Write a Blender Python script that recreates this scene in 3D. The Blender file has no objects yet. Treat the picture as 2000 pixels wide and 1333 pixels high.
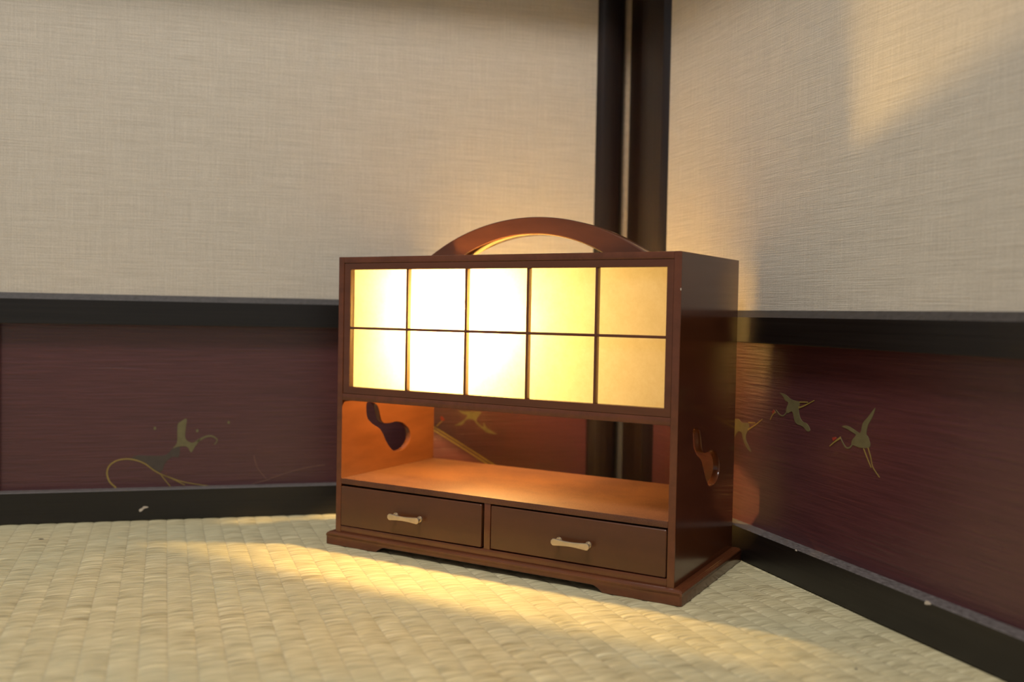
import bpy, bmesh, math, random
from mathutils import Vector, Matrix
random.seed(4)
SC = bpy.context.scene
COL = SC.collection

# ------------------------------------------------------------------ camera
PITCH, ROLL, FPX, CAM_H = 0.028537, 0.01885, 1817.28, 0.19669
F = Vector((0, math.cos(PITCH), -math.sin(PITCH)))
U0 = Vector((0, math.sin(PITCH), math.cos(PITCH)))
R0 = Vector((1, 0, 0))
Rv = R0 * math.cos(ROLL) + U0 * math.sin(ROLL)
Uv = -R0 * math.sin(ROLL) + U0 * math.cos(ROLL)
cd = bpy.data.cameras.new('camera')
cam = bpy.data.objects.new('camera', cd)
COL.objects.link(cam)
cam.matrix_world = Matrix(((Rv.x, Uv.x, -F.x, 0), (Rv.y, Uv.y, -F.y, 0), (Rv.z, Uv.z, -F.z, CAM_H), (0, 0, 0, 1)))
cd.sensor_width = 36.0
cd.lens = FPX / 2000 * 36.0
cd.clip_start = 0.02
cd.dof.use_dof = True
cd.dof.focus_distance = 0.70
cd.dof.aperture_fstop = 4.5
SC.camera = cam

# ------------------------------------------------------------------ world, room light, exposure
w = bpy.data.worlds.new('world'); SC.world = w
w.use_nodes = True
bg = w.node_tree.nodes['Background']
bg.inputs[0].default_value = (1.0, 0.975, 0.95, 1)
bg.inputs[1].default_value = 0.31

def area(name, loc, target, size, power, color):
    ld = bpy.data.lights.new(name, 'AREA'); ld.shape = 'SQUARE'; ld.size = size
    ld.energy = power; ld.color = color
    o = bpy.data.objects.new(name, ld); COL.objects.link(o)
    o.location = loc
    o.rotation_euler = (Vector(target) - Vector(loc)).to_track_quat('-Z', 'Y').to_euler()
    return o
area('ceiling_light', (-0.35, -0.35, 2.25), (0.0, 0.8, 0.2), 0.6, 41.0, (1.0, 0.98, 0.95))

SC.view_settings.view_transform = 'Standard'
SC.view_settings.look = 'None'
SC.view_settings.gamma = 1.0
SC.view_settings.use_curve_mapping = False
SC.view_settings.exposure = 0.0
SC.cycles.use_denoising = True
SC.cycles.max_bounces = 10
SC.cycles.diffuse_bounces = 6
SC.cycles.transmission_bounces = 8

# ------------------------------------------------------------------ material helpers
class NT:
    def __init__(s, name):
        s.m = bpy.data.materials.new(name); s.m.use_nodes = True
        s.t = s.m.node_tree; s.n = s.t.nodes; s.l = s.t.links
        s.b = s.n['Principled BSDF']
        s.out = s.n['Material Output']
    def node(s, typ, **kw):
        x = s.n.new(typ)
        for k, v in kw.items(): setattr(x, k, v)
        return x
    def link(s, a, b): s.l.new(a, b)
    def coord(s, sc=(1, 1, 1), kind='Object'):
        tc = s.node('ShaderNodeTexCoord'); mp = s.node('ShaderNodeMapping')
        s.link(tc.outputs[kind], mp.inputs[0]); mp.inputs['Scale'].default_value = sc
        return mp.outputs[0]
    def noise(s, vec, scale=1.0, detail=2.0, rough=0.5):
        x = s.node('ShaderNodeTexNoise'); s.link(vec, x.inputs['Vector'])
        x.inputs['Scale'].default_value = scale; x.inputs['Detail'].default_value = detail
        x.inputs['Roughness'].default_value = rough
        return x.outputs['Fac']
    def ramp(s, fac, stops):
        x = s.node('ShaderNodeValToRGB'); s.link(fac, x.inputs[0])
        e = x.color_ramp.elements
        while len(e) < len(stops): e.new(0.5)
        for i, (p, c) in enumerate(stops):
            e[i].position = p; e[i].color = tuple(c) + (1,) if len(c) == 3 else c
        return x.outputs[0]
    def math(s, op, a, b=None, c=None):
        x = s.node('ShaderNodeMath', operation=op)
        for i, v in enumerate((a, b, c)):
            if v is None: continue
            if isinstance(v, (int, float)): x.inputs[i].default_value = v
            else: s.link(v, x.inputs[i])
        return x.outputs[0]
    def mix(s, fac, a, b):
        x = s.node('ShaderNodeMix', data_type='RGBA')
        for i, v in ((0, fac), (6, a), (7, b)):
            if isinstance(v, (int, float)): x.inputs[i].default_value = v
            elif isinstance(v, tuple): x.inputs[i].default_value = v + (1,) if len(v) == 3 else v
            else: s.link(v, x.inputs[i])
        return x.outputs[2]
    def bump(s, h, dist, strength=1.0):
        x = s.node('ShaderNodeBump'); s.link(h, x.inputs['Height'])
        x.inputs['Distance'].default_value = dist; x.inputs['Strength'].default_value = strength
        s.link(x.outputs[0], s.b.inputs['Normal']); return x
    def base(s, c):
        if isinstance(c, tuple): s.b.inputs['Base Color'].default_value = c + (1,)
        else: s.link(c, s.b.inputs['Base Color'])

def lacquer(name, c1, c2, rough=0.25, spec=0.5, scale=(14, 14, 60), bump=0.00002, wear=None):
    t = NT(name); v = t.coord(scale)
    n = t.noise(v, 1.0, 4, 0.6)
    col = t.ramp(n, [(0.3, c1), (0.72, c2)])
    if wear:
        g = t.node('ShaderNodeNewGeometry')
        e = t.ramp(g.outputs['Pointiness'], [(0.53, (0, 0, 0)), (0.62, (0.5, 0.5, 0.5))])
        e = t.math('MULTIPLY', e, t.ramp(t.noise(t.coord((60, 60, 60)), 1.0, 4, 0.7), [(0.38, (0.15, 0.15, 0.15)), (0.62, (0.9, 0.9, 0.9))]))
        col = t.mix(e, col, wear)
    t.base(col)
    r = t.noise(t.coord((20, 20, 20)), 1.0, 2)
    t.link(t.math('MULTIPLY_ADD', r, 0.03, rough - 0.015), t.b.inputs['Roughness'])
    t.b.inputs['Specular IOR Level'].default_value = spec
    t.bump(t.noise(t.coord((90, 90, 90)), 1.0, 2), bump, 0.25)
    return t.m

M = {}
M['lacquer'] = lacquer('red_brown_lacquer', (0.086, 0.0255, 0.0095), (0.120, 0.037, 0.014), 0.17, wear=(0.17, 0.048, 0.02))
M['drawer'] = lacquer('drawer_lacquer', (0.068, 0.023, 0.008), (0.086, 0.029, 0.011), 0.30, scale=(10, 40, 60), wear=(0.26, 0.07, 0.03))
M['black'] = lacquer('black_lacquer', (0.005, 0.0035, 0.003), (0.012, 0.009, 0.0075), 0.34, 0.36, (6, 6, 500), 0.00012)
M['post'] = lacquer('dark_post_lacquer', (0.009, 0.005, 0.004), (0.019, 0.011, 0.009), 0.34, 0.4, (500, 500, 6), 0.0001)

def dust_or_highlight(name='black_lacquer_with_dust', amt=1.0):  # pale upward faces: dust on the bottom rail, painted highlight on the middle rail
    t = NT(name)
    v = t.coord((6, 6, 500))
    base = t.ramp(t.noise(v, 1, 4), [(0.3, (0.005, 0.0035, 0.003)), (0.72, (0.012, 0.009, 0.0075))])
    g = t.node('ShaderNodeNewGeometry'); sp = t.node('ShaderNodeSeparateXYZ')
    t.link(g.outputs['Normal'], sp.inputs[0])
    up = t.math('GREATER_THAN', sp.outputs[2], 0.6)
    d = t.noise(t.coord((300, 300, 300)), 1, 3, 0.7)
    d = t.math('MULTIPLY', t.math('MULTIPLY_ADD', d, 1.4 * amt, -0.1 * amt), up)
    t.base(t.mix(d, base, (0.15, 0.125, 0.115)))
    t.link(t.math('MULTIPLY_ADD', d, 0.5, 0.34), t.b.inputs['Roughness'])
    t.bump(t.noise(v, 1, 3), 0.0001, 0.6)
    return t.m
M['dust_or_highlight'] = dust_or_highlight()
M['rail_highlight'] = dust_or_highlight('black_lacquer_painted_highlight', 0.34)  # middle rail: chamfer highlight painted as a paler colour on upward faces

def fabric():
    t = NT('woven_wall_cloth')
    h = t.noise(t.coord((22, 30, 1300)), 1.0, 3, 0.7)
    ww = t.noise(t.coord((1300, 30, 26)), 1.0, 3, 0.7)
    g = t.noise(t.coord((700, 700, 700)), 1.0, 2, 0.6)
    f = t.math('ADD', t.math('MULTIPLY', h, 0.48), t.math('ADD', t.math('MULTIPLY', ww, 0.32), t.math('MULTIPLY', g, 0.2)))
    t.base(t.ramp(f, [(0.36, (0.46, 0.405, 0.33)), (0.64, (0.66, 0.59, 0.49))]))
    t.b.inputs['Roughness'].default_value = 0.9
    t.b.inputs['Specular IOR Level'].default_value = 0.2
    t.bump(f, 0.0009, 0.75)
    return t.m
M['fabric'] = fabric()

def kick(name, c1, c2, c3):
    t = NT(name)
    g = t.noise(t.coord((22, 22, 540)), 1.0, 3, 0.65)
    big = t.noise(t.coord((5, 5, 9)), 1.0, 2)
    col = t.ramp(g, [(0.3, c1), (0.7, c2)])
    col = t.mix(t.math('MULTIPLY', big, 0.6), col, c3)
    sp = t.node('ShaderNodeTexVoronoi'); t.link(t.coord((260, 260, 260)), sp.inputs['Vector'])
    speck = t.math('LESS_THAN', sp.outputs['Distance'], 0.085)
    col = t.mix(t.math('MULTIPLY', speck, 0.5), col, (0.3, 0.25, 0.24))
    t.base(col)
    t.b.inputs['Roughness'].default_value = 0.33
    t.b.inputs['Specular IOR Level'].default_value = 0.75
    t.b.inputs['Sheen Weight'].default_value = 0.05
    t.b.inputs['Sheen Roughness'].default_value = 0.45
    t.bump(g, 0.0006, 0.8)
    return t.m
M['kick'] = kick('maroon_lacquered_board', (0.052, 0.0105, 0.0125), (0.098, 0.025, 0.027), (0.068, 0.018, 0.020))

def tatami():
    t = NT('woven_rush_mat')
    tc = t.node('ShaderNodeTexCoord'); sep = t.node('ShaderNodeSeparateXYZ')
    t.link(tc.outputs['Object'], sep.inputs[0])
    P = 0.0155
    cu = t.math('DIVIDE', sep.outputs[0], P)
    idx = t.math('FLOOR', cu)
    fr = t.math('FRACT', cu)
    wn = t.node('ShaderNodeTexWhiteNoise', noise_dimensions='1D'); t.link(idx, wn.inputs['W'])
    # rush strands: fine along the seam direction, long across a column, shifted column by column
    arc = t.math('MULTIPLY', t.math('MULTIPLY', fr, t.math('SUBTRACT', 1.0, fr)), 0.0035)
    wy = t.math('ADD', t.math('SUBTRACT', sep.outputs[1], arc), t.math('MULTIPLY', wn.outputs[0], 0.37))
    cmb = t.node('ShaderNodeCombineXYZ')
    t.link(t.math('MULTIPLY', t.math('ADD', idx, t.math('MULTIPLY', fr, 0.09)), 5.7), cmb.inputs[0])
    t.link(wy, cmb.inputs[1])
    def sn(sc, det, rough=0.6):
        mp = t.node('ShaderNodeMapping'); t.link(cmb.outputs[0], mp.inputs[0]); mp.inputs['Scale'].default_value = (1, sc, 1)
        return t.noise(mp.outputs[0], 1.0, det, rough)
    fine = sn(950, 2); mid = sn(260, 2); big = sn(55, 1)
    f = t.math('ADD', t.math('MULTIPLY', fine, 0.42), t.math('ADD', t.math('MULTIPLY', mid, 0.40), t.math('MULTIPLY', big, 0.18)))
    col = t.ramp(f, [(0.36, (0.28, 0.215, 0.105)), (0.46, (0.51, 0.425, 0.235)), (0.54, (0.62, 0.525, 0.305)), (0.64, (0.80, 0.70, 0.43))])
    hair = sn(1500, 1)
    col = t.mix(t.ramp(hair, [(0.36, (0.62, 0.62, 0.62)), (0.44, (0, 0, 0))]), col, (0.20, 0.15, 0.075))
    grn = t.noise(t.coord((7, 9, 1)), 1.0, 3)
    col = t.mix(t.ramp(grn, [(0.35, (0, 0, 0)), (0.7, (0.55, 0.55, 0.55))]), col, (0.45, 0.43, 0.28))
    e = t.math('ABSOLUTE', t.math('SUBTRACT', fr, 0.5))
    seam = t.math('SMOOTH_MIN', 1.0, t.math('MULTIPLY', t.math('MAXIMUM', t.math('SUBTRACT', e, 0.445), 0.0), 16.0), 0.1)
    seam = t.math('MULTIPLY', seam, t.math('MULTIPLY_ADD', mid, 1.1, -0.05))
    col = t.mix(t.math('MULTIPLY', seam, 0.5), col, (0.33, 0.27, 0.20))
    t.base(col)
    t.b.inputs['Roughness'].default_value = 0.62
    t.b.inputs['Specular IOR Level'].default_value = 0.35
    t.bump(t.math('SUBTRACT', f, t.math('MULTIPLY', seam, 0.15)), 0.0042, 0.9)
    return t.m
M['tatami'] = tatami()

def shelf_mat():
    t = NT('dusty_shelf_lacquer')
    n = t.noise(t.coord((14, 22, 14)), 1.0, 4, 0.65)
    col = t.ramp(n, [(0.38, (0.062, 0.016, 0.006)), (0.56, (0.100, 0.031, 0.011))])
    s = t.noise(t.coord((1500, 1500, 1500)), 1.0, 2)
    col = t.mix(t.ramp(s, [(0.5, (0, 0, 0)), (0.8, (0.6, 0.6, 0.6))]), col, (0.24, 0.105, 0.042))
    t.base(col); t.b.inputs['Roughness'].default_value = 0.55
    return t.m
M['shelf'] = shelf_mat()

def simple(name, c, rough=0.5, metal=0.0, spec=0.5):
    t = NT(name); n = t.noise(t.coord((180, 180, 180)), 1.0, 3)
    t.base(t.ramp(n, [(0.25, tuple(x * 0.86 for x in c)), (0.75, tuple(min(1, x * 1.1) for x in c))]))
    t.b.inputs['Roughness'].default_value = rough; t.b.inputs['Metallic'].default_value = metal
    t.b.inputs['Specular IOR Level'].default_value = spec
    return t.m
M['brass'] = simple('pale_brass', (0.62, 0.50, 0.34), 0.42, 0.85)
M['gold'] = simple('gold_paint', (0.29, 0.20, 0.05), 0.45, 0.15)
M['olive'] = simple('faded_gold_paint', (0.15, 0.125, 0.055), 0.5, 0.1)
M['green'] = simple('faded_green_paint', (0.062, 0.045, 0.034), 0.5)
M['faint'] = simple('worn_gold_line_paint', (0.17, 0.08, 0.055), 0.5)
M['crown'] = simple('red_paint', (0.30, 0.035, 0.02), 0.5)
M['chip'] = simple('bare_wood_chip', (0.55, 0.46, 0.36), 0.8)
M['pale'] = simple('pale_corner_wood', (0.40, 0.31, 0.21), 0.6)
M['base'] = simple('dark_post_foot', (0.075, 0.06, 0.042), 0.7)  # plain darker tone for the lower piece of the corner post
M['speck'] = simple('dark_speck', (0.05, 0.035, 0.03), 0.7)
M['porcelain'] = simple('white_socket', (0.7, 0.68, 0.62), 0.4)
M['back'] = simple('plain_board', (0.25, 0.2, 0.15), 0.8)

def paper(name='shoji_paper', tr_=0.85, fw=0.24, c1=(0.82, 0.765, 0.56), c2=(0.93, 0.885, 0.72)):
    t = NT(name)
    n = t.noise(t.coord((70, 70, 70)), 1.0, 5, 0.7)
    n2 = t.noise(t.coord((420, 420, 420)), 1.0, 3, 0.7)
    col = t.ramp(t.math('ADD', t.math('MULTIPLY', n, 0.6), t.math('MULTIPLY', n2, 0.4)), [(0.3, c1), (0.7, c2)])
    d = t.node('ShaderNodeBsdfDiffuse'); tr = t.node('ShaderNodeBsdfTranslucent'); mx = t.node('ShaderNodeMixShader')
    t.link(col, d.inputs[0]); t.link(col, tr.inputs[0])
    mx.inputs[0].default_value = tr_
    t.link(d.outputs[0], mx.inputs[1]); t.link(tr.outputs[0], mx.inputs[2])
    rf = t.node('ShaderNodeBsdfRefraction'); t.link(col, rf.inputs[0])
    rf.inputs['Roughness'].default_value = 0.95; rf.inputs['IOR'].default_value = 1.42
    m2 = t.node('ShaderNodeMixShader'); m2.inputs[0].default_value = fw
    t.link(mx.outputs[0], m2.inputs[1]); t.link(rf.outputs[0], m2.inputs[2])
    t.link(m2.outputs[0], t.out.inputs[0])
    return t.m
M['paper'] = paper()
M['thin_paper'] = paper('thin_back_paper', 0.92, 0.3, (0.84, 0.76, 0.54), (0.90, 0.84, 0.66))

def glow():
    t = NT('glowing_bulb')
    t.b.inputs['Base Color'].default_value = (1, 0.9, 0.7, 1)
    t.b.inputs['Emission Color'].default_value = (1.0, 0.64, 0.19, 1)
    t.b.inputs['Emission Strength'].default_value = 1780.0
    return t.m
M['bulb'] = glow()

# ------------------------------------------------------------------ object helpers
def tag(o, label=None, cat=None, group=None, kind=None):
    if label: o['label'] = label
    if cat: o['category'] = cat
    if group: o['group'] = group
    if kind: o['kind'] = kind
    return o
def empty(name, loc=(0, 0, 0), rz=0.0):
    o = bpy.data.objects.new(name, None); COL.objects.link(o)
    o.location = loc; o.rotation_euler = (0, 0, rz); o.empty_display_size = 0.02
    return o
def link_mesh(name, me, mat, parent=None, smooth=True):
    if smooth and len(me.polygons):
        me.polygons.foreach_set('use_smooth', [True] * len(me.polygons))
        me.set_sharp_from_angle(angle=math.radians(32))
    me.materials.append(mat)
    o = bpy.data.objects.new(name, me); COL.objects.link(o)
    if parent: o.parent = parent
    return o
def obj(name, bm, mat, parent=None, smooth=True):
    bmesh.ops.recalc_face_normals(bm, faces=bm.faces)
    me = bpy.data.meshes.new(name); bm.to_mesh(me); bm.free()
    return link_mesh(name, me, mat, parent, smooth)
def box(bm, x0, x1, y0, y1, z0, z1, bev=0.0, seg=2):
    b = bmesh.new()
    bmesh.ops.create_cube(b, size=1.0)
    for v in b.verts:
        v.co = Vector(((x0 + x1) / 2 + v.co.x * (x1 - x0), (y0 + y1) / 2 + v.co.y * (y1 - y0), (z0 + z1) / 2 + v.co.z * (z1 - z0)))
    if bev: bmesh.ops.bevel(b, geom=b.edges[:], offset=bev, segments=seg, affect='EDGES', profile=0.6)
    me = bpy.data.meshes.new('t'); b.to_mesh(me); b.free()
    bm.from_mesh(me); bpy.data.meshes.remove(me)
    return bm
def prism(bm, pts, axis, a, b, bev=0.0):
    """extrude a closed profile; axis 'x': pts are (y,z), 'y': pts are (x,z), 'z': pts are (x,y)"""
    t = bmesh.new()
    def P(p, d):
        return {'x': (d, p[0], p[1]), 'y': (p[0], d, p[1]), 'z': (p[0], p[1], d)}[axis]
    lo = [t.verts.new(P(p, a)) for p in pts]; hi = [t.verts.new(P(p, b)) for p in pts]
    t.faces.new(lo); t.faces.new(hi[::-1])
    n = len(pts)
    for i in range(n): t.faces.new((lo[i], hi[i], hi[(i + 1) % n], lo[(i + 1) % n]))
    bmesh.ops.recalc_face_normals(t, faces=t.faces)
    if bev: bmesh.ops.bevel(t, geom=t.edges[:], offset=bev, segments=1, affect='EDGES')
    me = bpy.data.meshes.new('t'); t.to_mesh(me); t.free(); bm.from_mesh(me); bpy.data.meshes.remove(me)
    return bm
def plate(outer, holes, thick, bev=0.0005):
    """flat plate with holes from closed 2D outlines, extruded about z=0, edges bevelled -> mesh"""
    cu = bpy.data.curves.new('c', 'CURVE'); cu.dimensions = '2D'; cu.fill_mode = 'BOTH'
    cu.extrude = thick / 2 - bev; cu.bevel_depth = bev; cu.bevel_resolution = 1
    cu.offset = -bev
    for pts in [outer] + holes:
        s = cu.splines.new('POLY'); s.points.add(len(pts) - 1)
        for i, p in enumerate(pts): s.points[i].co = (p[0], p[1], 0, 1)
        s.use_cyclic_u = True
    o = bpy.data.objects.new('c', cu); COL.objects.link(o)
    dg = bpy.context.evaluated_depsgraph_get()
    me = bpy.data.meshes.new_from_object(o.evaluated_get(dg))
    bpy.data.objects.remove(o); bpy.data.curves.remove(cu)
    return me
def spline(pts, n=6, closed=True):
    """Catmull-Rom through the points"""
    out = []; N = len(pts)
    rng = range(N) if closed else range(N - 1)
    for i in rng:
        p0, p1, p2, p3 = (pts[(i - 1) % N] if closed or i > 0 else pts[i]), pts[i], pts[(i + 1) % N], (pts[(i + 2) % N] if closed or i + 2 < N else pts[i + 1])
        for k in range(n):
            t = k / n
            out.append(tuple(0.5 * ((2 * p1[j]) + (-p0[j] + p2[j]) * t + (2 * p0[j] - 5 * p1[j] + 4 * p2[j] - p3[j]) * t * t + (-p0[j] + 3 * p1[j] - 3 * p2[j] + p3[j]) * t ** 3) for j in (0, 1)))
    if not closed: out.append(tuple(pts[-1]))
    return out
def place(me, mat4):
    me.transform(mat4); me.update(); return me
# plate plane (a,b)+thickness -> world axes of the lamp
M_XZ = lambda y: Matrix(((1, 0, 0, 0), (0, 0, -1, y), (0, 1, 0, 0), (0, 0, 0, 1)))      # (a,b)->(x,z), thickness along y
M_YZ = lambda x: Matrix(((0, 0, 1, x), (1, 0, 0, 0), (0, 1, 0, 0), (0, 0, 0, 1)))       # (a,b)->(y,z), thickness along x
M_XY = lambda z: Matrix(((1, 0, 0, 0), (0, 1, 0, 0), (0, 0, 1, z), (0, 0, 0, 1)))
def rect(x0, x1, y0, y1, r=0.0, n=4):
    if not r: return [(x0, y0), (x1, y0), (x1, y1), (x0, y1)]
    out = []
    for cx, cy, a0 in ((x1 - r, y0 + r, -90), (x1 - r, y1 - r, 0), (x0 + r, y1 - r, 90), (x0 + r, y0 + r, 180)):
        for k in range(n + 1):
            a = math.radians(a0 + 90 * k / n); out.append((cx + r * math.cos(a), cy + r * math.sin(a)))
    return out

# ------------------------------------------------------------------ floor (tatami)
def make_floor():
    ang = math.radians(20.5)
    P = 0.0155; NS = 10
    bm = bmesh.new()
    n0, n1 = -70, 70
    rows = []
    xs = []
    for i in range(n0, n1):
        for k in range(NS):
            f = k / NS
            xs.append(((i + f) * P, 0.0006 * (math.sin(math.pi * f) ** 0.5) - 0.0006))
    xs.append((n1 * P, -0.0006))
    ya, yb = -1.3, 0.55
    NY = 60
    prev = None
    for j in range(NY + 1):
        y = ya + (yb - ya) * j / NY
        row = [bm.verts.new((x, y, z)) for x, z in xs]
        if prev:
            for a in range(len(xs) - 1): bm.faces.new((prev[a], prev[a + 1], row[a + 1], row[a]))
        prev = row
    o = obj('floor', bm, M['tatami'])
    o.location = (-0.3113, 0.8420, 0.0); o.rotation_euler = (0, 0, ang)
    tag(o, kind='structure')
    return o
floor = make_floor()
def mark(name, x, y, a, b, rz, label):
    bm = bmesh.new(); bmesh.ops.create_icosphere(bm, subdivisions=2, radius=1.0)
    for v in bm.verts: v.co = Vector((v.co.x * a, v.co.y * b, v.co.z * 0.0004))
    o = obj(name, bm, M['speck']); o.location = (x, y, 0.0002); o.rotation_euler = (0, 0, rz)
    tag(o, label, 'speck')
mark('straw_speck', -0.3932, 0.7778, 0.0022, 0.0010, 0.1, 'tiny dark speck on the tatami near the left wall rail')
mark('straw_speck', 0.1977, 0.5200, 0.0008, 0.0008, 0, 'tiny dark speck on the tatami in front of the right wall rail')

# ------------------------------------------------------------------ the two wall panels
CX, CY = 0.114868, 0.968728
AL = math.atan2(-0.24665474, -0.96910342)
AR = math.atan2(0.94564106, -0.32521223)
HT = 1.15
def panel(name, rz, sg, zb, zr0, zr1, s_in, s_out, flange, s_low):
    """sg=+1: local x = distance from the corner; sg=-1: local x = -distance. y = towards the room, z = up."""
    root = empty(name, (CX, CY, 0), rz); tag(root, kind='structure')
    C = 0.0055; RE = 0.0125; TH = 0.026
    X = lambda s: sg * s
    def bx(bm, s0, s1, *r, **k):
        return box(bm, min(X(s0), X(s1)), max(X(s0), X(s1)), *r, **k)
    # cloth field
    bm = bmesh.new(); bx(bm, s_in - 0.004, s_out + 0.004, -0.010, -C, zr1 - 0.004, HT - 0.03)
    obj('cloth_panel', bm, M['fabric'], root)
    # lower board
    bm = bmesh.new(); bx(bm, s_low - 0.004, s_out + 0.004, -RE - 0.006, -RE, zb - 0.008, zr0 + 0.008)
    kb = obj('lower_board', bm, M['kick'], root)
    # backing
    bm = bmesh.new(); bx(bm, s_in, s_out, -TH, -TH + 0.006, 0.012, HT - 0.02)
    obj('backing_board', bm, M['back'], root)
    def railprof(z0, z1, ctop, cbot):
        p = [(0, z0 + cbot), (0, z1 - ctop), (-ctop, z1), (-TH, z1), (-TH, z0), (-cbot, z0)]
        q = []
        for a in p:
            if not q or (abs(a[0] - q[-1][0]) + abs(a[1] - q[-1][1])) > 1e-7: q.append(a)
        return q
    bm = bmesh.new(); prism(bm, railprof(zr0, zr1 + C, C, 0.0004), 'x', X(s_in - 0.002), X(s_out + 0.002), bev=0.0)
    obj('middle_rail', bm, M['rail_highlight'], root)
    bm = bmesh.new(); prism(bm, railprof(0.0005, zb, 0.0006, 0.0006), 'x', X(s_low - 0.002), X(s_out + 0.002))
    br = obj('bottom_rail', bm, M['dust_or_highlight'], root)
    bm = bmesh.new(); prism(bm, railprof(HT - 0.03, HT, 0.0006, C), 'x', X(s_in - 0.002), X(s_out + 0.002))
    obj('top_rail', bm, M['black'], root)
    # stiles: profile in (x, y)
    def stile(nm, a, b, cin, cout, fl=0, low=None):
        # a = edge towards the corner, b = away from it
        p = [(a, -TH)]
        if fl: p += [(a, -0.006), (a + fl, -0.006), (a + fl + 0.0012, 0)]
        else: p += [(a, -cin), (a + cin, 0)]
        q = p + [(b - cout, 0), (b, -cout), (b, -TH)]
        bm = bmesh.new(); prism(bm, [(X(s), y) for s, y in q], 'z', 0.0004 if low is None else zr0 + 0.001, HT, bev=0.0003)
        if low is not None:
            q = p + [(low - 0.0006, 0), (low, -0.0006), (low, -TH)]
            prism(bm, [(X(s), y) for s, y in q], 'z', 0.0004, zr0 + 0.001, bev=0.0003)
        return obj(nm, bm, M['post'], root)
    if flange: stile('stile', -0.0075, s_in, 0, 0.0055, 0.0359, low=s_low)
    else: stile('stile', 0.0016, s_in, 0.0065, 0.0065)
    stile('stile', s_out, s_out + 0.042, 0.0065, 0.0065)
    return root, kb, br, X
left, kbL, brL, XL = panel('wall_left', AL, 1, 0.0286, 0.1805, 0.2026, 0.0332, 0.5902, False, 0.0332)
right, kbR, brR, XR = panel('wall_right', AR, -1, 0.0271, 0.1776, 0.1980, 0.0806, 0.65, True, 0.0490)

# pale wood of the corner post showing in the slit between the two frames
bm = bmesh.new(); box(bm, -0.009, 0.009, -0.005, 0.005, 0, 0.19, 0.0005)
o = obj('trim_4', bm, M['base']); o.location = (CX + 0.0008, CY + 0.0165, 0); o.rotation_euler = (0, 0, -0.12)
tag(o, kind='structure')
bm = bmesh.new(); box(bm, -0.009, 0.009, -0.005, 0.005, 0.19, HT, 0.0005)
o = obj('trim_1', bm, M['pale']); o.location = (CX + 0.0008, CY + 0.0165, 0); o.rotation_euler = (0, 0, -0.12)
tag(o, kind='structure')

# unseen beams added above the view to cast shadow on both upper walls
for nm, rz, sg, ln in (('shadow_beam_left', AL, 1, 0.66), ('shadow_beam_right', AR, -1, 0.70)):
    bm = bmesh.new(); x0, x1 = sorted((sg * 0.001, sg * ln)); box(bm, x0, x1, 0.0003, 0.042, 0.550, 0.590, 0.002)
    o = obj(nm, bm, M['black']); o.location = (CX, CY, 0); o.rotation_euler = (0, 0, rz); tag(o, kind='structure')

# ------------------------------------------------------------------ painted decoration on the lower boards
YK = -0.0125
def shape_mesh(bm, pts, X, y0=YK, th=0.00025):
    me = plate([(X(s), z) for s, z in pts], [], th, 0.00003)
    place(me, M_XZ(y0 + th / 2)); bm.from_mesh(me); bpy.data.meshes.remove(me)
def stroke_pts(pts, w0, w1=None, n=5):
    w1 = w0 if w1 is None else w1
    c = spline(pts, n, closed=False) if len(pts) > 2 else list(pts)
    L, R = [], []
    for i, p in enumerate(c):
        a = c[max(0, i - 1)]; b = c[min(len(c) - 1, i + 1)]
        d = Vector((b[0] - a[0], b[1] - a[1])); d.normalize()
        w = (w0 + (w1 - w0) * i / (len(c) - 1)) / 2
        L.append((p[0] - d.y * w, p[1] + d.x * w)); R.append((p[0] + d.y * w, p[1] - d.x * w))
    return L + R[::-1]
def crane(parent, X, mat, gold, body, strokes, crown=None, beak=None):
    bm = bmesh.new(); shape_mesh(bm, spline(body, 3), X)
    for p, a, b in strokes: shape_mesh(bm, stroke_pts(p, a, b), X)
    c = obj('painted_crane', bm, mat, parent)
    if gold:
        bm = bmesh.new()
        for p, a, b in gold: shape_mesh(bm, stroke_pts(p, a, b), X, YK + 0.0001)
        obj('crane_legs', bm, M['gold'], parent)
    if beak:
        bm = bmesh.new(); shape_mesh(bm, stroke_pts(beak, 0.0016, 0.0008), X, YK + 0.0001); obj('crane_beak', bm, M['gold'], parent)
    if crown:
        bm = bmesh.new(); shape_mesh(bm, crown, X, YK + 0.0001); obj('crane_crown', bm, M['crown'], parent)
crane(kbR, XR, M['olive'],
      [([(0.284, 0.1343), (0.29, 0.1349), (0.2943, 0.1351)], 0.0011, 0.0008), ([(0.2831, 0.13), (0.2901, 0.1322), (0.3016, 0.1372)], 0.0016, 0.0006)],
      [(0.2587, 0.1391), (0.2635, 0.1364), (0.266, 0.1338), (0.27, 0.1325), (0.2679, 0.1281), (0.2675, 0.1249), (0.2704, 0.1245), (0.2754, 0.1261), (0.2785, 0.1195), (0.282, 0.1172), (0.2886, 0.1163), (0.2942, 0.1133), (0.2978, 0.1147), (0.2939, 0.1189), (0.2885, 0.12), (0.285, 0.123), (0.2832, 0.1283), (0.2836, 0.1303), (0.284, 0.1343), (0.2778, 0.1349), (0.2722, 0.1358), (0.2663, 0.1384)],
      [([(0.2681, 0.125), (0.2661, 0.123), (0.263, 0.1216), (0.2589, 0.1221), (0.2565, 0.1237), (0.254, 0.1252)], 0.0012, 0.0009)],
      [(0.2513, 0.1253), (0.2531, 0.1236), (0.2503, 0.1214), (0.2491, 0.1232)], [(0.2535, 0.1236), (0.25, 0.1209), (0.2469, 0.1166)])
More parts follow.
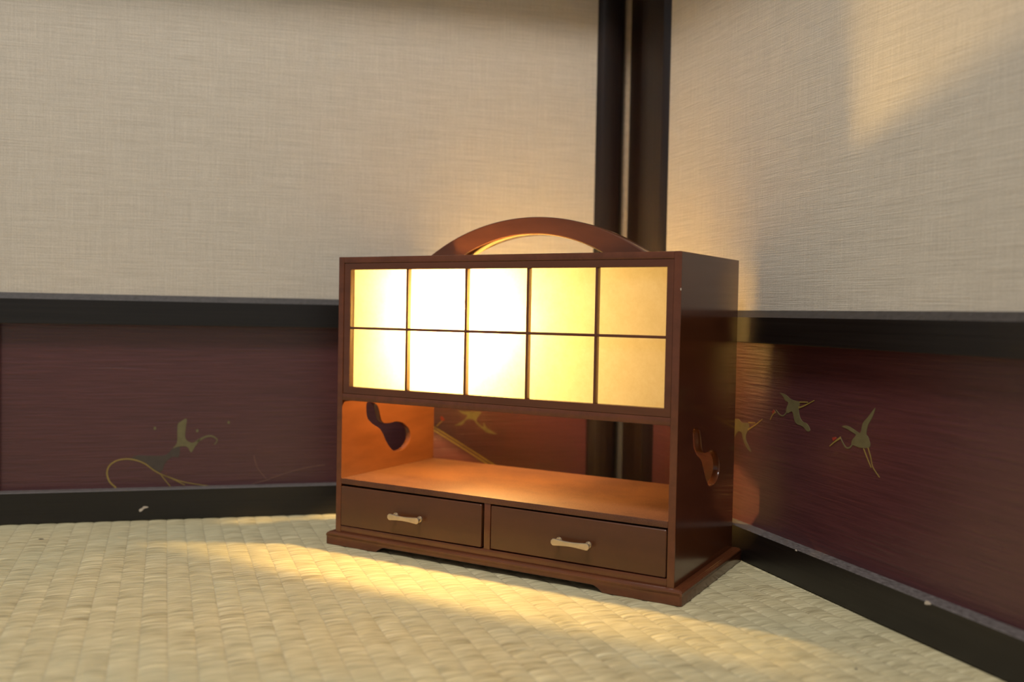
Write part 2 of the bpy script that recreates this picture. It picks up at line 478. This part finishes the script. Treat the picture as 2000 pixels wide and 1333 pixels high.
crane(kbR, XR, M['olive'],
      [([(0.3563, 0.1093), (0.3611, 0.1021), (0.3644, 0.0974)], 0.0009, 0.0006), ([(0.3607, 0.1106), (0.3637, 0.1043), (0.3661, 0.098), (0.3729, 0.0921)], 0.0009, 0.0005)],
      [(0.3334, 0.1217), (0.3372, 0.1228), (0.342, 0.1224), (0.3476, 0.1206), (0.3527, 0.1197), (0.3547, 0.1264), (0.3598, 0.1313), (0.3666, 0.1384), (0.3642, 0.1318), (0.3601, 0.1258), (0.3586, 0.1195), (0.3604, 0.1179), (0.3629, 0.1127), (0.3608, 0.1103), (0.3527, 0.1094), (0.3462, 0.1101), (0.3439, 0.1101), (0.3447, 0.1139), (0.3482, 0.1175), (0.343, 0.1194), (0.3383, 0.1207)],
      [([(0.3448, 0.1105), (0.3421, 0.1079), (0.3384, 0.1074), (0.3354, 0.1095), (0.3334, 0.1118), (0.3314, 0.1141)], 0.0012, 0.0009)],
      [(0.3231, 0.1124), (0.327, 0.1135), (0.328, 0.1124), (0.3242, 0.1099)], [(0.3323, 0.1136), (0.3262, 0.1099), (0.3206, 0.1059)])
crane(kbR, XR, M['olive'],
      [([(0.2165, 0.1109), (0.2262, 0.1117)], 0.0011, 0.0008), ([(0.2161, 0.1049), (0.2263, 0.1099), (0.2361, 0.1158)], 0.0014, 0.0008)],
      [(0.1816, 0.1108), (0.1901, 0.1106), (0.2011, 0.1122), (0.2066, 0.1098), (0.2159, 0.1101), (0.2174, 0.1058), (0.2137, 0.1009), (0.2139, 0.0957), (0.2215, 0.0875), (0.2155, 0.0892), (0.21, 0.0944), (0.207, 0.1008), (0.2015, 0.1016), (0.1963, 0.0964), (0.1934, 0.0998), (0.1945, 0.1061)],
      [([(0.1963, 0.0968), (0.1909, 0.0941), (0.1852, 0.0949), (0.1822, 0.0977)], 0.0012, 0.0009)],
      None, [(0.1822, 0.0977), (0.1739, 0.0911)])
crane(kbL, XL, M['olive'],
      [([(0.215, 0.0945), (0.1992, 0.0848), (0.1703, 0.067), (0.1347, 0.0443), (0.127, 0.0395)], 0.0013, 0.0012), ([(0.215, 0.0912), (0.1991, 0.0815), (0.1703, 0.0637), (0.1403, 0.0444), (0.133, 0.0395)], 0.0012, 0.0012)],
      [(0.1698, 0.0984), (0.1625, 0.0974), (0.1575, 0.0976), (0.1466, 0.0968), (0.1491, 0.0919), (0.1512, 0.0883), (0.1478, 0.0842), (0.1438, 0.0814), (0.1436, 0.0858), (0.1399, 0.0803), (0.1353, 0.0774), (0.129, 0.0738), (0.1398, 0.0756), (0.1455, 0.0803), (0.1506, 0.0842), (0.154, 0.0887), (0.1607, 0.0895), (0.1662, 0.0839), (0.1739, 0.0834), (0.1695, 0.0855), (0.1635, 0.0893), (0.1608, 0.0936), (0.1653, 0.095)],
      [], [(0.1881, 0.0928), (0.1862, 0.0928), (0.1837, 0.0889), (0.1867, 0.0879), (0.1883, 0.0901)], [(0.1921, 0.0828), (0.1861, 0.0884)])
# curling stem and pine clump
bm = bmesh.new()
shape_mesh(bm, spline([(0.4804, 0.054), (0.475, 0.0585), (0.4621, 0.0581), (0.4491, 0.0586), (0.4426, 0.0649), (0.4389, 0.0675), (0.4361, 0.0665), (0.4371, 0.0566), (0.4426, 0.0568), (0.4491, 0.0511), (0.4523, 0.043), (0.4577, 0.0443), (0.4664, 0.0515), (0.4739, 0.0541)], 3), XL, YK - 0.0001)
obj('painted_foliage', bm, M['green'], kbL)
bm = bmesh.new()
shape_mesh(bm, spline([(0.4426, 0.0649), (0.4389, 0.0695), (0.4386, 0.0799), (0.4382, 0.0874), (0.4352, 0.0903), (0.4303, 0.0926), (0.4312, 0.0833), (0.4313, 0.074), (0.4262, 0.0698), (0.4213, 0.0715), (0.4174, 0.0736), (0.4229, 0.0657), (0.4262, 0.0605), (0.4295, 0.0658), (0.4361, 0.0665)], 3), XL, YK)
shape_mesh(bm, stroke_pts([(0.4213, 0.0709), (0.4174, 0.0732), (0.4119, 0.0757), (0.4069, 0.0756), (0.4032, 0.073), (0.4032, 0.0706), (0.4052, 0.0677)], 0.0022, 0.0008), XL)
for s, z in ((0.4585, 0.0839), (0.4208, 0.0811), (0.3925, 0.0887)):
    shape_mesh(bm, [(s + 0.0012 * math.cos(a * 0.785), z + 0.0016 * math.sin(a * 0.785)) for a in range(8)], XL)
obj('painted_shoot', bm, M['olive'], kbL)
bm = bmesh.new()
shape_mesh(bm, stroke_pts([(0.4909, 0.0267), (0.493, 0.0297), (0.4978, 0.035), (0.4999, 0.043), (0.4976, 0.0498), (0.491, 0.0543), (0.4825, 0.0555), (0.4739, 0.0539), (0.4664, 0.0503), (0.4599, 0.045), (0.4533, 0.0408), (0.4446, 0.0371), (0.4347, 0.0333), (0.4237, 0.0307), (0.4093, 0.0282)], 0.0016, 0.0007), XL)
shape_mesh(bm, stroke_pts([(0.4533, 0.0408), (0.4495, 0.0354), (0.4445, 0.0289)], 0.0007), XL)
shape_mesh(bm, stroke_pts([(0.4523, 0.0401), (0.4424, 0.0358), (0.4314, 0.0297)], 0.0008), XL)
obj('painted_stem', bm, M['gold'], kbL)
bm = bmesh.new()
shape_mesh(bm, stroke_pts([(0.369, 0.0565), (0.3655, 0.0446), (0.3568, 0.0331)], 0.0008, 0.0005), XL)
shape_mesh(bm, stroke_pts([(0.3699, 0.0292), (0.3574, 0.0322), (0.3448, 0.0369), (0.3274, 0.0419), (0.3158, 0.0443), (0.302, 0.046)], 0.0006, 0.0008), XL)
obj('painted_grass', bm, M['faint'], kbL)
# small chips in the lacquer of the bottom rails
def chip(parent, X, s, z, a, b, rot):
    pts = []
    for k in range(10):
        t = k * 0.6283; r = 1 + 0.2 * math.sin(3 * t + s * 50)
        u, v = a * r * math.cos(t), b * r * math.sin(t)
        pts.append((s + u * math.cos(rot) - v * math.sin(rot), z + u * math.sin(rot) + v * math.cos(rot)))
    bm = bmesh.new(); shape_mesh(bm, pts, X, 0.0, 0.0002); tag(obj('chip', bm, M['chip'], parent), 'pale chip where the black lacquer is missing')
chip(brL, XL, 0.4680, 0.0103, 0.0030, 0.0012, -0.6)
chip(brL, XL, 0.4650, 0.0122, 0.0026, 0.0010, -0.1)
chip(brR, XR, 0.4319, 0.0262, 0.0026, 0.0012, 0.2)
chip(brR, XR, 0.3018, 0.0262, 0.0012, 0.0006, 0.0)

# ------------------------------------------------------------------ the lamp cabinet
lamp = empty('lantern_cabinet', (-0.146282, 0.781632, 0.0), -0.518217)
tag(lamp, 'lit reddish-brown lacquered lantern box with paper grid, two drawers and arched handle on tatami', 'lamp')
W_, D_, H_ = 0.300, 0.1364, 0.2420
L = M['lacquer']
TS = 0.0056
def warp(o):
    for v in o.data.vertices:
        v.co.z += 0.0018 * (v.co.y / D_) * (max(v.co.z, 0) / H_)
    return o
gourd = spline([(0.0333, 0.1171), (0.0413, 0.1166), (0.0471, 0.1141), (0.0505, 0.1087), (0.0532, 0.1013), (0.0574, 0.0972), (0.0659, 0.0962), (0.0762, 0.0966), (0.0868, 0.094), (0.0949, 0.0885), (0.0979, 0.0822), (0.0962, 0.076), (0.0874, 0.0705), (0.0742, 0.0700), (0.0664, 0.0751), (0.0603, 0.082), (0.0559, 0.0887), (0.0509, 0.0933), (0.041, 0.0983), (0.0344, 0.104), (0.0327, 0.1102)], 4)
for x in (TS / 2, W_ - TS / 2):
    me = plate(rect(0, D_, 0.0105, H_), [gourd], TS, 0.0006)
    warp(link_mesh('side_panel', place(me, M_YZ(x)), L, lamp))
# top board with the opening the light escapes through
me = plate([(TS, 0.0002), (W_ - TS, 0.0002), (W_ - TS, D_), (TS, D_)], [rect(0.080, 0.217, 0.011, 0.0590, 0.002), rect(0.030, 0.270, 0.0790, 0.128, 0.003)], 0.0051, 0.0004)
warp(link_mesh('top_board', place(me, M_XY(H_ - 0.00255)), L, lamp))
bm = bmesh.new(); box(bm, 0.024, 0.276, 0.0760, 0.1300, 0.2362, 0.2365); warp(obj('added_top_paper', bm, M['thin_paper'], lamp, False))  # unseen rear opening and its paper, added to spread a broad glow on the walls
# divider under the light box
me = plate(rect(TS, W_ - TS, 0.0002, D_), [rect(0.0078, 0.212, 0.0040, 0.122, 0.001)], 0.0057, 0.0004)
warp(link_mesh('divider_board', place(me, M_XY(0.12505)), L, lamp))
bm = bmesh.new(); box(bm, TS, W_ - TS, 0.0, D_, 0.0517, 0.0564, 0.0004)
obj('shelf', bm, M['shelf'], lamp)
bm = bmesh.new(); box(bm, TS, W_ - TS, 0.0002, D_, 0.0107, 0.0163, 0.0004)
obj('bottom_board', bm, L, lamp)
bm = bmesh.new(); box(bm, 0.1464, 0.1519, 0.0006, D_ - 0.003, 0.0163, 0.0517, 0.0003)
obj('drawer_divider', bm, L, lamp)
bm = bmesh.new(); box(bm, TS, W_ - TS, D_ - 0.004, D_ - 0.0005, 0.0163, 0.0517)
obj('back_board', bm, L, lamp)
# plinth with a raised middle between two feet
def plinth():
    x0, x1, y0, y1 = -0.0069, 0.3069, -0.0036, D_ + 0.0036
    zt = 0.0109; n0, n1, nh = 0.0455, 0.2480, 0.0046
    def edge(a, b):
        p = [(a, 0.0)]
        p += [(n0, 0.0)]
        for k in range(1, 6):
            t = k / 5; p.append((n0 + 0.009 * t, nh * math.sin(t * math.pi / 2)))
        for k in range(5, 0, -1):
            t = k / 5; p.append((n1 - 0.009 * t, nh * math.sin(t * math.pi / 2)))
        p += [(n1, 0.0), (b, 0.0)]
        return p
    bm = bmesh.new()
    th = 0.012
    prof = edge(x0 + 0.0012, x1 - 0.0012) + [(x1 - 0.0012, zt - 0.0015), (x0 + 0.0012, zt - 0.0015)]
    prism(bm, prof, 'y', y0, y0 + th, 0.0003)
    prism(bm, prof, 'y', y1 - th, y1, 0.0003)
    box(bm, x0, x0 + th, y0 + 0.0003, y1 - 0.0003, 0.0, zt - 0.0015, 0.0006)
    box(bm, x1 - th, x1, y0 + 0.0003, y1 - 0.0003, 0.0, zt - 0.0015, 0.0006)
    # moulded top sheet
    t = bmesh.new(); c = 0.0022
    lo = [t.verts.new(v) for v in ((x0, y0, zt - 0.004), (x1, y0, zt - 0.004), (x1, y1, zt - 0.004), (x0, y1, zt - 0.004))]
    mi = [t.verts.new(v) for v in ((x0, y0, zt - 0.0016), (x1, y0, zt - 0.0016), (x1, y1, zt - 0.0016), (x0, y1, zt - 0.0016))]
    hi = [t.verts.new(v) for v in ((x0 + c, y0 + c * .8, zt), (x1 - c, y0 + c * .8, zt), (x1 - c, y1 - c * .8, zt), (x0 + c, y1 - c * .8, zt))]
    t.faces.new(lo); t.faces.new(hi)
    for A, B in ((lo, mi), (mi, hi)):
        for i in range(4): t.faces.new((A[i], A[(i + 1) % 4], B[(i + 1) % 4], B[i]))
    bmesh.ops.recalc_face_normals(t, faces=t.faces)
    bmesh.ops.bevel(t, geom=[e for e in t.edges if all(v in mi or v in hi for v in e.verts)], offset=0.0006, segments=2, affect='EDGES')
    me = bpy.data.meshes.new('t'); t.to_mesh(me); t.free(); bm.from_mesh(me); bpy.data.meshes.remove(me)
    return bm
me_p = plinth()
me = bpy.data.meshes.new('plinth'); me_p.to_mesh(me); me_p.free()
link_mesh('plinth', me, L, lamp)
# shoji frame, lattice and paper
def sheet(x0, x1, y, z0, z1):
    b = bmesh.new(); n = 24
    r = [[b.verts.new((x0 + (x1 - x0) * i / n, y, z0 + (z1 - z0) * j / 8)) for i in range(n + 1)] for j in range(9)]
    for j in range(8):
        for i in range(n): b.faces.new((r[j][i], r[j][i + 1], r[j + 1][i + 1], r[j + 1][i]))
    return b
me = plate(rect(0.0057, 0.2943, 0.1280, 0.2368), [rect(0.0124, 0.2893, 0.1338, 0.2313)], 0.0070, 0.0005)
fr = warp(link_mesh('screen_frame', place(me, M_XZ(0.0040)), L, lamp))
for x in (0.0699, 0.1259, 0.1804, 0.2364):
    bm = bmesh.new(); box(bm, x - 0.0010, x + 0.0010, 0.0012, 0.0056, 0.1338, 0.2313, 0.0002); warp(obj('vertical_bar', bm, L, fr))
bm = bmesh.new(); box(bm, 0.0124, 0.2893, 0.0010, 0.0040, 0.1819, 0.1839, 0.0002); warp(obj('horizontal_bar', bm, L, fr))
bm = sheet(0.0115, 0.2903, 0.0058, 0.1330, 0.2322); warp(obj('paper', bm, M['paper'], fr, False))
# the same kind of paper on a plain frame closing the back of the light box
me = plate(rect(0.0057, 0.2943, 0.1280, 0.2368), [rect(0.0134, 0.2866, 0.1348, 0.2303)], 0.0050, 0.0005)
bf = warp(link_mesh('back_frame', place(me, M_XZ(0.1334)), L, lamp))
bm = sheet(0.0115, 0.2885, 0.1306, 0.1330, 0.2322); warp(obj('paper', bm, M['thin_paper'], bf, False))
# drawers
def drawer(x0, x1, z0, z1, y0, tilt, label):
    d = empty('drawer', (0, 0, 0)); d.parent = lamp; tag(d, label)
    bm = bmesh.new(); box(bm, x0, x1, y0, y0 + 0.007, z0, z1, 0.0012, 3)
    fo = obj('drawer_front', bm, M['drawer'], d)
    for v in fo.data.vertices: v.co.z += tilt * (v.co.x - x0)
    bm = bmesh.new()
    box(bm, x0 + 0.0015, x0 + 0.0045, y0 + 0.007, 0.128, z0 + 0.001, z1 - 0.003)
    box(bm, x1 - 0.0045, x1 - 0.0015, y0 + 0.007, 0.128, z0 + 0.001, z1 - 0.003)
    box(bm, x0 + 0.0045, x1 - 0.0045, 0.125, 0.128, z0 + 0.001, z1 - 0.003)
    box(bm, x0 + 0.0045, x1 - 0.0045, y0 + 0.007, 0.125, z0 + 0.001, z0 + 0.003)
    obj('drawer_box', bm, M['drawer'], d)
    # bone-shaped metal pull on two small posts
    cx, cz = (x0 + x1) / 2, 0.0318
    h = 0.0153
    top = []
    for k in range(-12, 13):
        t = k / 12
        hw = 0.00165 + 0.0012 * min(1, abs(t) ** 1.7)
        if abs(t) > 0.82: hw *= math.sqrt(max(0.0, 1 - ((abs(t) - 0.82) / 0.185) ** 2)) * 0.85 + 0.15
        top.append((t * h, hw))
    out = [(cx + a, cz + b) for a, b in top] + [(cx + a, cz - b) for a, b in top[::-1]]
    me = plate(out, [], 0.0016, 0.00035); place(me, M_XZ(y0 - 0.0062))
    bm = bmesh.new(); bm.from_mesh(me); bpy.data.meshes.remove(me)
    for s in (-1, 1):
        px = cx + s * 0.0118
        t = bmesh.new()
        bmesh.ops.create_cone(t, cap_ends=True, segments=20, radius1=0.0017, radius2=0.0013, depth=0.0062)
        bmesh.ops.rotate(t, verts=t.verts, cent=(0, 0, 0), matrix=Matrix.Rotation(math.radians(90), 3, 'X'))
        bmesh.ops.translate(t, verts=t.verts, vec=(px, y0 - 0.0030, cz))
        bmesh.ops.create_cone(t, cap_ends=True, segments=20, radius1=0.0026, radius2=0.0024, depth=0.0008, matrix=Matrix.Translation((px, y0 - 0.0003, cz)) @ Matrix.Rotation(math.radians(90), 4, 'X'))
        me = bpy.data.meshes.new('t'); t.to_mesh(me); t.free(); bm.from_mesh(me); bpy.data.meshes.remove(me)
    me = bpy.data.meshes.new('pull'); bm.to_mesh(me); bm.free()
    link_mesh('drawer_pull', me, M['brass'], d)
drawer(0.0059, 0.1446, 0.0166, 0.0499, -0.0006, 0.004, 'left drawer with a bone-shaped metal pull')
drawer(0.1526, 0.2936, 0.0172, 0.0505, 0.0000, -0.002, 'right drawer with a bone-shaped metal pull')
# arched handle
def handle():
    ho, hi_ = 0.1040, 0.0690
    ro = (ho ** 2 + 0.0335 ** 2) / (2 * 0.0335); zo = H_ + 0.0335 - ro
    ri = (hi_ ** 2 + 0.0193 ** 2) / (2 * 0.0193); zi = H_ + 0.0193 - ri
    pts = []
    ao = math.asin(ho / ro); ai = math.asin(hi_ / ri)
    for k in range(49):
        a = ao - 2 * ao * k / 48; pts.append((0.150 + ro * math.sin(a), zo + ro * math.cos(a)))
    for k in range(37):
        a = -ai + 2 * ai * k / 36; pts.append((0.150 + ri * math.sin(a), zi + ri * math.cos(a)))
    me = plate(pts, [], 0.0160, 0.0010)
    place(me, M_XZ(0.0682)); return me
o = link_mesh('handle', handle(), L, lamp)
for v in o.data.vertices: v.co.z += 0.0009
# bulb on a porcelain socket fixed to the inside of the left side panel
BU = (0.0985, 0.0555, 0.193)
bm = bmesh.new()
bmesh.ops.create_cone(bm, cap_ends=True, segments=24, radius1=0.016, radius2=0.016, depth=0.004, matrix=Matrix.Translation((TS + 0.002, BU[1], BU[2])) @ Matrix.Rotation(math.radians(90), 4, 'Y'))
bmesh.ops.create_cone(bm, cap_ends=True, segments=24, radius1=0.010, radius2=0.0085, depth=0.078, matrix=Matrix.Translation((TS + 0.040, BU[1], BU[2])) @ Matrix.Rotation(math.radians(90), 4, 'Y'))
obj('bulb_socket', bm, M['porcelain'], lamp)
bm = bmesh.new(); bmesh.ops.create_uvsphere(bm, u_segments=24, v_segments=16, radius=0.0080)
for v in bm.verts:
    if v.co.x < 0: v.co.x *= 1.3; f = 1 + v.co.x * 22; v.co.y *= max(f, .62); v.co.z *= max(f, .62)
    v.co += Vector(BU)
obj('light_bulb', bm, M['bulb'], lamp)

# small nick in the front right edge of the case
bm = bmesh.new(); bmesh.ops.create_icosphere(bm, subdivisions=1, radius=1.0)
for v in bm.verts: v.co = Vector((W_ - 0.0004 + v.co.x * 0.0005, 0.0003 + v.co.y * 0.0005, 0.2160 + v.co.z * 0.0012))
tag(obj('nick', bm, M['chip'], lamp), 'pale nick on the front right edge')
